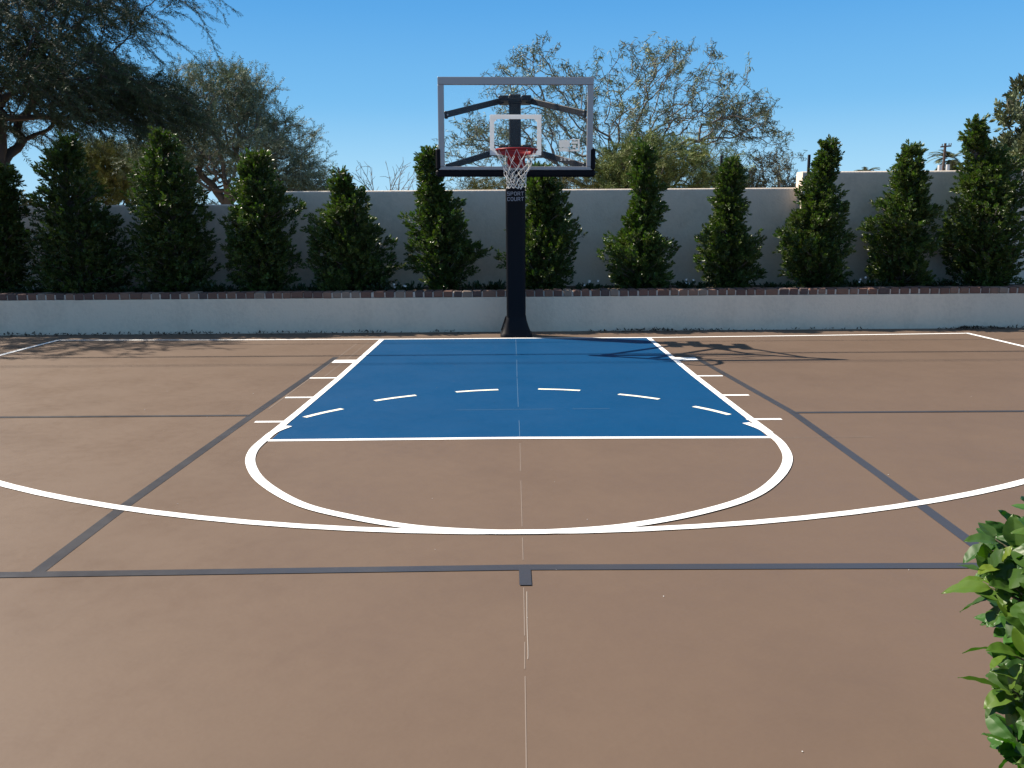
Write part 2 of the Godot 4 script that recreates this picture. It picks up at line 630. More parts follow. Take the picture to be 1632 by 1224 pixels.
# ---------------------------------------------------------------- the scene
func _ready() -> void:
	rng.seed = 11
	var cam := Camera3D.new()
	cam.name = "camera"
	cam.fov = 46.6686
	cam.near = 0.05
	cam.far = 1500.0
	cam.position = Vector3(-0.0544, 1.5327, 11.5965)
	cam.rotation = Vector3(-0.18372, -0.00194, -0.00706)
	add_child(cam)
	cam.current = true
	var we := WorldEnvironment.new()
	we.name = "world_environment"
	var env := Environment.new()
	env.background_mode = Environment.BG_SKY
	env.tonemap_mode = Environment.TONE_MAPPER_LINEAR
	env.tonemap_exposure = 1.9
	env.sdfgi_enabled = true
	env.ssao_enabled = true
	env.ssil_enabled = true
	env.sky = Sky.new()
	env.sky.sky_material = clear_sky()
	we.environment = env
	add_child(we)
	var sun := DirectionalLight3D.new()
	sun.name = "sun"
	sun.light_energy = 1.6
	sun.light_color = Color(1.0, 0.955, 0.89)
	sun.light_angular_distance = 0.5
	sun.shadow_enabled = true
	sun.look_at_from_position(Vector3.ZERO, SUN_FALL, Vector3.UP)
	add_child(sun)

	make_materials()
	make_sprays()
	ground_and_court()
	walls()
	hoop()
	shrubs()
	background_trees()
	far_things()
	near_bush()
	overhead_cables()


# clear desert sky: pale at the horizon, deep blue overhead, a little brighter round the sun
func clear_sky() -> PanoramaSkyMaterial:
	var w := 256
	var h := 256
	var im := Image.create(w, h, false, Image.FORMAT_RGBF)
	var to_sun := -SUN_FALL.normalized()
	var stops := [[0.0, Vector3(0.30, 0.50, 0.65)], [0.05, Vector3(0.24, 0.46, 0.64)], [0.12, Vector3(0.125, 0.345, 0.60)], [0.22, Vector3(0.066, 0.255, 0.545)], [0.4, Vector3(0.072, 0.17, 0.34)], [0.7, Vector3(0.066, 0.118, 0.21)], [1.0, Vector3(0.06, 0.104, 0.18)]]
	for y in h:
		var up := PI / 2 - PI * (y + 0.5) / h
		for x in w:
			var az := TAU * (x + 0.5) / w - PI
			var d := Vector3(sin(az) * cos(up), sin(up), -cos(az) * cos(up))
			var c := Vector3(0.25, 0.22, 0.19)
			if d.y >= 0.0:
				for k in stops.size() - 1:
					if d.y <= stops[k + 1][0]:
						c = stops[k][1].lerp(stops[k + 1][1], (d.y - stops[k][0]) / (stops[k + 1][0] - stops[k][0]))
						break
				var g := maxf(d.dot(to_sun), 0.0)
				c *= 0.78 + 0.42 * g * g
				c += Vector3(0.07, 0.07, 0.065) * pow(g, 6.0)
			im.set_pixel(x, y, Color(c.x * 1.08, c.y * 1.03, c.z))
	var m := PanoramaSkyMaterial.new()
	m.panorama = ImageTexture.create_from_image(im)
	return m


func ground_and_court() -> void:
	structure("ground", sheet(-500, 500, -900, 120, -0.012), M.dirt)
	var court := Node3D.new()
	court.name = "sports_court"
	court.set_meta("kind", "structure")
	add_child(court)
	part("court_surface", sheet(-13, 13, -0.62, 17, 0.0), M.court_brown, court)
	var k := MB.new()
	k.quad(Vector3(-1.72, 0.0015, 0.1), Vector3(1.74, 0.0015, 0.1), Vector3(1.765, 0.0015, 5.48), Vector3(-1.755, 0.0015, 5.47), Vector3.UP)
	part("key_area", k.mesh(), M.court_blue, court)
	# older grey lines of a second game
	var g := 0.0015
	part("grey_line", line([Vector2(-2.165, 7.85), Vector2(-2.17, 6.9), Vector2(-2.12, 4.64), Vector2(-2.03, 1.6)], 0.066, g), M.paint_grey, court)
	part("grey_line", line([Vector2(2.13, 7.85), Vector2(2.165, 6.42), Vector2(2.19, 4.67), Vector2(2.01, 1.9), Vector2(1.99, 1.6)], 0.066, g), M.paint_grey, court)
	part("grey_line", line([Vector2(-9.0, 7.885), Vector2(-2.3, 7.88), Vector2(0.0, 7.84), Vector2(2.0, 7.86), Vector2(9.0, 7.9)], 0.062, g + 0.0015), M.paint_grey, court)
	part("grey_line", line([Vector2(2.2, 4.69), Vector2(9.0, 4.73)], 0.05, g + 0.0015), M.paint_grey, court)
	part("grey_line", line([Vector2(-9.0, 4.64), Vector2(-2.14, 4.645)], 0.05, g + 0.0015), M.paint_grey, court)
	part("grey_centre_mark", line([Vector2(0.004, 7.86), Vector2(0.004, 8.04)], 0.052, g + 0.003), M.paint_grey, court)
	# white lines
	var y := 0.003
	part("baseline", line([Vector2(-6.02, -0.04), Vector2(-4.0, 0.05), Vector2(-1.72, 0.1), Vector2(0.02, 0.1), Vector2(1.76, 0.13), Vector2(3.94, 0.04), Vector2(6.02, -0.07)], 0.055, y), M.paint_white, court)
	var arc := [Vector2(-5.99, -0.04), Vector2(-6.01, 0.6), Vector2(-6.02, 1.3)]
	var ctr := Vector2(0.02, 1.6)
	for q in 61:
		var a := lerpf(-1.5, 1.5, q / 60.0)
		arc.append(ctr + Vector2(sin(a) * lerpf(5.79, 6.02, pow(absf(a) / 1.5, 3.0)), cos(a) * 5.79))
	arc.append_array([Vector2(6.03, 1.3), Vector2(6.01, 0.6), Vector2(5.985, -0.07)])
	part("three_point_line", line(arc, 0.062, y + 0.0015), M.paint_white, court)
	part("lane_line", line([Vector2(-1.715, 0.1), Vector2(-1.74, 2.98), Vector2(-1.775, 4.55), Vector2(-1.80, 5.36)], 0.058, y + 0.0015), M.paint_white, court)
	part("lane_line", line([Vector2(1.74, 0.14), Vector2(1.755, 2.98), Vector2(1.79, 4.72), Vector2(1.81, 5.36)], 0.058, y + 0.0015), M.paint_white, court)
	part("free_throw_line", line([Vector2(-1.77, 5.475), Vector2(0.0, 5.455), Vector2(1.78, 5.49)], 0.055, y), M.paint_white, court)
	part("free_throw_circle", line(smooth([Vector2(-1.73, 5.04), Vector2(-1.79, 5.22), Vector2(-1.80, 5.42), Vector2(-1.795, 5.75), Vector2(-1.715, 6.1), Vector2(-1.53, 6.5), Vector2(-1.22, 6.91), Vector2(-0.9, 7.14), Vector2(-0.54, 7.31), Vector2(-0.2, 7.38), Vector2(0.0, 7.39), Vector2(0.2, 7.38), Vector2(0.53, 7.31), Vector2(0.92, 7.125), Vector2(1.28, 6.85), Vector2(1.54, 6.48), Vector2(1.72, 6.08), Vector2(1.795, 5.7), Vector2(1.80, 5.42), Vector2(1.785, 5.24), Vector2(1.72, 5.05)]), 0.062, y + 0.003), M.paint_white, court)
	for s in [-1.0, 1.0]:
		part("lane_block", line([Vector2(s * 1.74, 1.92), Vector2(s * 2.0, 1.92)], 0.2, y), M.paint_white, court)
		for z in [2.98, 3.95, 4.9]:
			part("lane_mark", line([Vector2(s * 1.76, z + 0.02 * s), Vector2(s * 2.03, z + 0.02 * s)], 0.052, y), M.paint_white, court)
	var dash := [[-1.68, 4.73, -1.44, 4.42], [-1.22, 4.1, -0.89, 3.87], [-0.545, 3.73, -0.165, 3.635], [0.2, 3.62, 0.575, 3.705], [0.9, 3.89, 1.22, 4.12], [1.455, 4.43, 1.67, 4.75]]
	for d in dash:
		var a := Vector2(d[0], d[1])
		var b := Vector2(d[2], d[3])
		var mid := (a + b) / 2 + ((a + b) / 2 - Vector2(0, 5.48)).normalized() * 0.012
		part("circle_dash", line(smooth([a, mid, b], 4), 0.05, y), M.paint_cream, court)
	# worn chalk marks of the layout
	var seam := [[0.02, 0.25, 0.018, 1.6], [0.018, 1.9, 0.012, 3.0], [0.012, 3.05, 0.01, 4.4], [0.011, 4.9, 0.01, 5.4], [0.01, 5.6, 0.005, 6.3], [0.004, 6.5, 0.0, 7.3], [0.0, 7.46, -0.002, 7.75], [-0.004, 8.06, -0.008, 8.5], [-0.008, 8.55, -0.012, 8.75], [-0.0115, 8.8, -0.018, 9.4]]
	for s in seam:
		part("chalk_line", line([Vector2(s[0], s[1]), Vector2(s[2], s[3])], 0.0038, 0.0027 if s[3] < 5.45 else 0.0012), M.chalk_on_blue if s[3] < 5.45 else M.chalk, court)
	part("scratch", line(smooth([Vector2(0.008, 8.1), Vector2(0.003, 8.4), Vector2(0.002, 8.62), Vector2(0.0, 8.68)]), 0.0032, g), M.chalk_bright, court)
	part("chalk_line", line([Vector2(-1.85, 0.35), Vector2(-1.9, 2.9)], 0.008, g), M.chalk, court)
	part("chalk_line", line([Vector2(-1.98, 0.5), Vector2(-2.05, 4.4)], 0.008, g), M.chalk, court)
	part("chalk_line", line([Vector2(1.85, 5.5), Vector2(2.5, 5.5)], 0.007, g), M.chalk, court)
	part("chalk_line", line([Vector2(-0.5, 4.5), Vector2(0.3, 4.49)], 0.006, 0.0027), M.chalk_on_blue, court)
	part("chalk_line", line([Vector2(0.45, 4.49), Vector2(0.75, 4.49)], 0.006, 0.0027), M.chalk_on_blue, court)
	rng.seed = 77
	var fleck := MB.new()
	for q in 45:
		var p := Vector3(rng.randf_range(-4.5, 4.5), 0.003, rng.randf_range(3.0, 9.6))
		var r := rng.randf_range(0.0006, 0.0018)
		fleck.box(p, Vector3(r * 2, r, r * rng.randf_range(1, 3)), 0.0, Basis(Vector3.UP, rng.randf() * 6))
	part("grit", fleck.mesh(), M.paint_white, court).set_meta("kind", "stuff")
	# dry leaves blown against the planter
	var lm := MB.new()
	lm.grid(leaf_rows(0.06, 0.028, 0.4, 0.5, [-1.0, 0.0, 1.0], 3), true)
	var pl := []
	var co := []
	for heap in [[-6.6, 90, 0.5], [-5.2, 60, 0.4], [-4.4, 70, 0.35], [-3.2, 60, 0.35], [-2.0, 40, 0.25], [-1.0, 15, 0.3], [1.9, 140, 0.4], [2.6, 50, 0.4], [6.35, 150, 0.22], [7.0, 60, 0.4], [4.2, 25, 0.3]]:
		for q in heap[1]:
			var off := rng.randfn()
			var p := Vector3(heap[0] + off * heap[2], 0.012 + absf(rng.randfn()) * 0.014 * exp(-off * off), -0.565 + absf(rng.randfn()) * 0.045)
			var turn := Basis(Vector3.UP, rng.randf() * TAU) * Basis(Vector3.RIGHT, PI / 2 + rng.randf_range(-0.5, 0.5)) * Basis(Vector3.UP, rng.randf_range(-0.5, 0.5))
			pl.append(Transform3D(turn.scaled_local(Vector3.ONE * rng.randf_range(0.4, 0.85)), p))
			var s := rng.randf_range(0.6, 1.4)
			co.append(Color(0.04 * s, 0.028 * s, 0.018 * s))
	copies("fallen_leaves", lm.mesh(), M.dry_leaf, pl, co, self)


func walls() -> void:
	var pw := thing("planter_wall", "low white stucco planter wall capped with tumbled bricks along the baseline", "wall")
	part("wall_face", slab(-13, 13, -0.05, 0.478, -0.605, 0.24, 0.004), M.stucco_planter, pw)
	var bed := MB.new()
	bed.box(Vector3(0, 0.515, -0.725), Vector3(26, 0.066, 0.215), 0.004)
	part("mortar", bed.mesh(), M.mortar, pw)
	rng.seed = 5
	var kinds := []
	for q in 6:
		var b := MB.new()
		b.box(Vector3.ZERO, Vector3(0.104 + 0.006 * (q % 3), 0.086, 0.236), 0.007 + 0.003 * (q % 2))
		var mm := b.mesh()
		kinds.append(mm)
	var x := -8.6
	while x < 8.6:
		var wide := 0.104 + 0.006 * 1
		var br := part("brick", kinds[rng.randi() % 6], M["brick%d" % (rng.randi() % 7)], pw)
		var s := rng.randf_range(0.93, 1.12)
		if rng.randf() < 0.12:
			s *= 1.45
		br.position = Vector3(x + wide * s / 2, 0.522 + rng.randf_range(-0.004, 0.004), -0.722 + rng.randf_range(-0.006, 0.006))
		br.rotation = Vector3(rng.randf_range(-0.03, 0.03), rng.randf_range(-0.03, 0.03), rng.randf_range(-0.03, 0.03))
		br.scale = Vector3(s, rng.randf_range(0.95, 1.04), 1)
		x += wide * s + rng.randf_range(0.012, 0.022)
	var soil := MB.new()
	var rows := []
	for r in 9:
		var row := []
		for q in 121:
			row.append(Vector3(-13 + 26.0 * q / 120, 0.485 + rng.randf() * 0.03, -2.25 + 1.45 * r / 8))
		rows.append(row)
	soil.grid(rows, true)
	structure("planter_soil", soil.mesh(), M.soil)
	var bw := thing("boundary_wall", "tall white stucco boundary wall stepping up in height behind the shrubs", "wall")
	part("lower_section", slab(-14, -3.5, 0, 1.775, -2.2, 0.2), M.stucco_wall, bw).set_meta("label", "lowest section of the stucco wall behind the dark shrubs")
	part("middle_section", slab(-3.5, 4.34, 0, 1.965, -2.197, 0.2), M.stucco_wall, bw)
	part("taller_section", slab(4.34, 14, 0, 2.195, -2.04, 0.3, 0.035), M.stucco_wall, bw).set_meta("label", "tallest section of the stucco wall with its sunlit end")
	# small bedding plants in the gaps between the shrubs
	rng.seed = 909
	var gaps := [-6.85, -5.45, -4.2, -2.95, -1.6, -0.35, 1.1, 2.5, 3.72, 4.95, 6.15]
	for q in gaps.size():
		bedding(Vector3(gaps[q], 0.5, rng.randf_range(-1.08, -0.98)), rng.randf_range(0.8, 1.25), q)


func bedding(at: Vector3, size: float, q: int) -> void:
	var between := ["first and second", "second and third", "third and fourth", "fourth and fifth", "fifth and sixth", "sixth and seventh", "seventh and eighth", "eighth and ninth", "ninth and tenth", "tenth and eleventh", "eleventh and last"]
	var flower := q in [4, 6, 7, 9]
	var lbl: String = ("low pale-flowered" if flower else "low dark") + " bedding plant between the " + between[q] + " ficus shrubs from the shaded end"
	var t := thing("bedding_plant", lbl, "plant", at, "small bedding plants at the shrubs' feet")
	var pl := []
	var co := []
	for k in 46:
		var a := rng.randf() * TAU
		var r := rng.randf() * 0.34 * size
		pl.append(along(Vector3(cos(a) * r, rng.randf() * 0.05, sin(a) * r * 0.4), Vector3(cos(a) * 0.7, 1.0, sin(a) * 0.7) + toss() * 0.2, rng.randf() * 6, 0.75 * size * rng.randf_range(0.7, 1.2)))
		var s := rng.randf_range(0.6, 1.2)
		co.append(Color(0.03 * s, 0.055 * s, 0.02 * s))
	copies("foliage", shoots[q % 3], M.ficus_leaf, pl, co, t)
	if flower:
		var m := MB.new()
		for k in 4:
			var c := Vector3(rng.randf_range(-0.1, 0.1), rng.randf_range(0.1, 0.19), rng.randf_range(0.0, 0.12))
			for j in 5:
				var a := TAU * j / 5 + k
				m.tri(c, c + Vector3(cos(a) * 0.016, sin(a) * 0.016, 0.006), c + Vector3(cos(a + 0.9) * 0.016, sin(a + 0.9) * 0.016, 0.006), Vector3.BACK)
		part("flowers", m.mesh(), M.petal, t).set_meta("kind", "stuff")


const STROKES := {
	"S": [[1, 0, 0, 0], [0, 0, 0, 0.5], [0, 0.5, 1, 0.5], [1, 0.5, 1, 1], [1, 1, 0, 1]],
	"P": [[0, 1, 0, 0], [0, 0, 0.8, 0], [0.8, 0, 1, 0.25], [1, 0.25, 0.8, 0.55], [0.8, 0.55, 0, 0.55]],
	"O": [[0, 0.2, 0, 0.8], [0, 0.8, 0.25, 1], [0.25, 1, 0.75, 1], [0.75, 1, 1, 0.8], [1, 0.8, 1, 0.2], [1, 0.2, 0.75, 0], [0.75, 0, 0.25, 0], [0.25, 0, 0, 0.2]],
	"R": [[0, 1, 0, 0], [0, 0, 0.8, 0], [0.8, 0, 1, 0.25], [1, 0.25, 0.8, 0.55], [0.8, 0.55, 0, 0.55], [0.55, 0.55, 1, 1]],
	"T": [[0, 0, 1, 0], [0.5, 0, 0.5, 1]],
	"C": [[1, 0.15, 0.75, 0], [0.75, 0, 0.25, 0], [0.25, 0, 0, 0.2], [0, 0.2, 0, 0.8], [0, 0.8, 0.25, 1], [0.25, 1, 0.75, 1], [0.75, 1, 1, 0.85]],
	"U": [[0, 0, 0, 0.8], [0, 0.8, 0.25, 1], [0.25, 1, 0.75, 1], [0.75, 1, 1, 0.8], [1, 0.8, 1, 0]],
	"2": [[0, 0, 1, 0], [1, 0, 1, 0.45], [1, 0.45, 0, 1], [0, 1, 1, 1]],
	"8": [[0, 0, 1, 0], [1, 0, 1, 1], [1, 1, 0, 1], [0, 1, 0, 0], [0, 0.5, 1, 0.5]],
	"0": [[0, 0, 1, 0], [1, 0, 1, 1], [1, 1, 0, 1], [0, 1, 0, 0]],
}


func glyph(ch: String, w: float, h: float, stroke: float, deep: float) -> ArrayMesh:
	var m := MB.new()
	var lift := 0.0
	for s in STROKES[ch]:
		var a := Vector3(s[0] * w, -s[1] * h, lift)
		var b := Vector3(s[2] * w, -s[3] * h, lift)
		var t := (b - a).normalized()
		m.box((a + b) / 2, Vector3((b - a).length() + stroke, stroke, deep), 0.0, Basis(t, Vector3.BACK.cross(t), Vector3.BACK))
		lift += 0.0001
	return m.mesh()


func hoop() -> void:
	var o := thing("basketball_hoop", "black pole basketball hoop with clear framed backboard, red rim and white net", "basketball hoop", Vector3(0.03, 0, -0.2))
	# pole, base boot and pad (local: z 0 is the pole's axis)
	var m := MB.new()
	m.box(Vector3(0, 1.54, 0), Vector3(0.15, 3.08, 0.15), 0.014)
	part("pole", m.mesh(), M.black_paint, o)
	m = MB.new()
	var rows := []
	for r in [[0.0, 0.212], [0.035, 0.208], [0.05, 0.19], [0.12, 0.165], [0.2, 0.14], [0.26, 0.132], [0.262, 0.12]]:
		var row := []
		for k in 33:
			var a := TAU * k / 32 + 0.01
			var q := pow(pow(absf(cos(a)), 7.0) + pow(absf(sin(a)), 7.0), -1.0 / 7.0)
			row.append(Vector3(cos(a) * q * r[1], r[0], sin(a) * q * r[1] * 0.95))
		rows.append(row)
	m.grid(rows, true)
	var boot := part("base_boot", m.mesh(), M.black_vinyl, o)
	m = MB.new()
	m.box(Vector3(-0.165, 0.17, 0.06), Vector3(0.02, 0.2, 0.05), 0.006, Basis(Vector3.BACK, -0.32))
	part("strap", m.mesh(), M.black_vinyl, boot)
	m = MB.new()
	rows = []
	for r in [[0.245, 0.118], [0.25, 0.126], [1.0, 0.1265], [1.9, 0.127], [1.925, 0.122], [1.93, 0.09]]:
		var row := []
		for k in 41:
			var a := TAU * k / 40 + 0.01
			var q := pow(pow(absf(cos(a)), 9.0) + pow(absf(sin(a)), 9.0), -1.0 / 9.0)
			row.append(Vector3(cos(a) * q * r[1], r[0], sin(a) * q * r[1]))
		rows.append(row)
	m.grid(rows, true)
	var pad := part("pole_pad", m.mesh(), M.black_vinyl, o)
	for r in [["SPORT", 1.868], ["COURT", 1.800]]:
		for k in 5:
			part("letter", glyph(r[0][k], 0.029, 0.041, 0.0075, 0.006), M.letter_grey, pad, Vector3(-0.104 + 0.0445 * k, r[1], 0.1275))
	# brackets on the pole and the four arms that carry the backboard
	for h in [2.40, 3.0]:
		m = MB.new()
		m.box(Vector3(0, h, 0.105), Vector3(0.34, 0.05, 0.05), 0.006)
		for s in [-1.0, 1.0]:
			m.box(Vector3(s * 0.142, h + 0.012, 0.0), Vector3(0.125, 0.065, 0.5), 0.01)
		m.box(Vector3(0, h, 0.0), Vector3(0.172, 0.09, 0.172), 0.008)
		part("bracket", m.mesh(), M.black_paint, o)
		for s in [-1.0, 1.0]:
			m = MB.new()
			m.bar(Vector3(s * 0.15, h, 0.1), Vector3(s * 0.825, h - 0.265, 0.945), 0.072, 0.035)
			m.box(Vector3(s * 0.815, h - 0.265, 0.93), Vector3(0.04, 0.085, 0.06), 0.008)
			var arm := part("support_arm", m.mesh(), M.black_paint, o)
			m = MB.new()
			m.tube([Vector3(s * 0.795, h - 0.265, 0.952), Vector3(s * 0.795, h - 0.265, 0.964)], [0.011, 0.011], 6)
			part("bolt", m.mesh(), M.aluminium, arm)
	# backboard (turned a touch, as it hangs)
	var bb := Node3D.new()
	bb.name = "backboard"
	bb.position = Vector3(0, 2.584, 1.0)
	bb.scale = Vector3.ONE * 1.023
	bb.rotation.z = -0.0075
	o.add_child(bb)
	var W := 0.885
	var top := 0.548
	var low := -0.478
	m = MB.new()
	m.box(Vector3(0, top - 0.042, 0), Vector3(W * 2, 0.084, 0.05), 0.004)
	m.box(Vector3(0, low + 0.02, 0), Vector3(W * 2, 0.04, 0.05), 0.004)
	for s in [-1.0, 1.0]:
		m.box(Vector3(s * (W - 0.034), (top - 0.0845 + low + 0.0405) / 2, 0), Vector3(0.068, top - 0.0845 - low - 0.0405, 0.05), 0.004)
	part("frame", m.mesh(), M.aluminium, bb)
	m = MB.new()
	m.box(Vector3(0, (top - 0.084 + low + 0.04) / 2, 0.008), Vector3(W * 2 - 0.13, top - low - 0.12, 0.01), 0.0)
	part("glass", m.mesh(), M.glass, bb)
	m = MB.new()
	var q := [-0.295, 0.295, -0.312, 0.138]
	var t := 0.05
	m.box(Vector3(0, q[3] - t / 2, 0.0155), Vector3(0.59, t, 0.002))
	m.box(Vector3(0, q[2] + t / 2, 0.0155), Vector3(0.59, t, 0.002))
	for s in [-1.0, 1.0]:
		m.box(Vector3(s * (0.295 - t / 2), (q[2] + q[3]) / 2, 0.0155), Vector3(t, q[3] - q[2] - 2 * t - 0.0005, 0.002))
		for e in [-1.0, 1.0]:
			var cx: float = s * (0.295 - t)
			var cy: float = (q[3] - t) if e > 0 else (q[2] + t)
			m.tri(Vector3(cx, cy, 0.0165), Vector3(cx - s * 0.035, cy, 0.0165), Vector3(cx, cy - e * 0.035, 0.0165), Vector3.BACK)
	part("target_square", m.mesh(), M.target_white, bb)
	# edge padding: a rounded U round the lower edge
	m = MB.new()
	var path := [Vector3(-W - 0.012, -0.245, 0), Vector3(-W - 0.012, -0.46, 0), Vector3(-W + 0.02, low - 0.036, 0), Vector3(W - 0.02, low - 0.036, 0), Vector3(W + 0.012, -0.46, 0), Vector3(W + 0.012, -0.245, 0)]
	m.box(Vector3(0, low - 0.037, 0), Vector3(W * 2 + 0.07, 0.078, 0.075), 0.02)
	for s in [-1.0, 1.0]:
		m.box(Vector3(s * (W + 0.003), -0.355, 0), Vector3(0.062, 0.24, 0.073), 0.018)
	part("edge_padding", m.mesh(), M.edge_foam, bb)
	# etched emblem on the glass
	m = MB.new()
	var blocks := [[0.50, -0.145, 0.622, -0.222], [0.512, -0.2235, 0.53, -0.232], [0.55, -0.2235, 0.60, -0.232], [0.50, -0.234, 0.61, -0.258], [0.50, -0.2595, 0.62, -0.27],
		[0.622, -0.132, 0.735, -0.146], [0.715, -0.1465, 0.735, -0.2465], [0.64, -0.158, 0.712, -0.184], [0.655, -0.196, 0.695, -0.232], [0.628, -0.247, 0.735, -0.268]]
	for b in blocks:
		m.box(Vector3((b[0] + b[2]) / 2, (b[1] + b[3]) / 2, 0.0155), Vector3(b[2] - b[0], b[1] - b[3], 0.002))
	part("emblem", m.mesh(), M.etched_white, bb)
	for k in 3:
		part("etched_mark", glyph("280"[k], 0.02, 0.024, 0.006, 0.002), M.etched_white, bb, Vector3(0.515 + 0.045 * k, -0.345, 0.0155))
	# rim and net
	var rz := 1.42
	var rh := 2.297
	m = MB.new()
	m.box(Vector3(0, 2.22, 1.035), Vector3(0.205, 0.2, 0.02), 0.006)
	m.box(Vector3(0, 2.255, 1.11), Vector3(0.16, 0.1, 0.14), 0.01)
	var rim := Node3D.new()
	rim.name = "rim"
	o.add_child(rim)
	part("mount_plate", m.mesh(), M.red_steel, rim)
	m = MB.new()
	var ring := []
	var rr := []
	for k in 49:
		var a := TAU * k / 48
		ring.append(Vector3(cos(a) * 0.232, rh, rz + sin(a) * 0.232)); rr.append(0.0095)
	m.tube(ring, rr, 8, false)
	part("ring", m.mesh(), M.red_steel, rim)
	m = MB.new()
	var r1 := []
	for e in [[0.0, 0.226], [-0.025, 0.222], [-0.05, 0.214], [-0.053, 0.205], [-0.03, 0.205], [-0.006, 0.216]]:
		var row := []
		for k in 49:
			var a := TAU * k / 48
			var back := 0.72 - 0.28 * sin(a)
			row.append(Vector3(cos(a) * e[1], rh + e[0] * back, rz + sin(a) * e[1]))
		r1.append(row)
	m.grid(r1, true)
	part("under_brace", m.mesh(), M.red_steel, rim)
	m = MB.new()
	rng.seed = 31
	var lv := [[0.0, 0.23], [-0.115, 0.188], [-0.19, 0.155], [-0.245, 0.128], [-0.285, 0.112], [-0.32, 0.104], [-0.35, 0.1], [-0.385, 0.103], [-0.415, 0.108]]
	var knots := []
	for k in lv.size():
		var row := []
		for j in 12:
			var a := TAU * (j + (0.5 if k % 2 else 0.0)) / 12
			row.append(Vector3(cos(a) * lv[k][1], rh - 0.008 + lv[k][0], rz + sin(a) * lv[k][1]) + toss() * (0.0 if k == 0 else 0.009))
		knots.append(row)
	for k in lv.size() - 1:
		for j in 12:
			for e in ([0, -1] if k % 2 == 0 else [0, 1]):
				var a: Vector3 = knots[k][j]
				var b: Vector3 = knots[k + 1][(j + e + 12) % 12]
				m.tube([a, (a + b) / 2 + Vector3(0, -0.006, 0), b], [0.0026, 0.0026, 0.0032], 5, false)
	part("net", m.mesh(), M.net_cord, o)
	for c in o.find_children("*", "Node3D", true, false):
		if c.get_parent() == o and c.name in ["rim", "net"]:
			c.position.x = 0.005


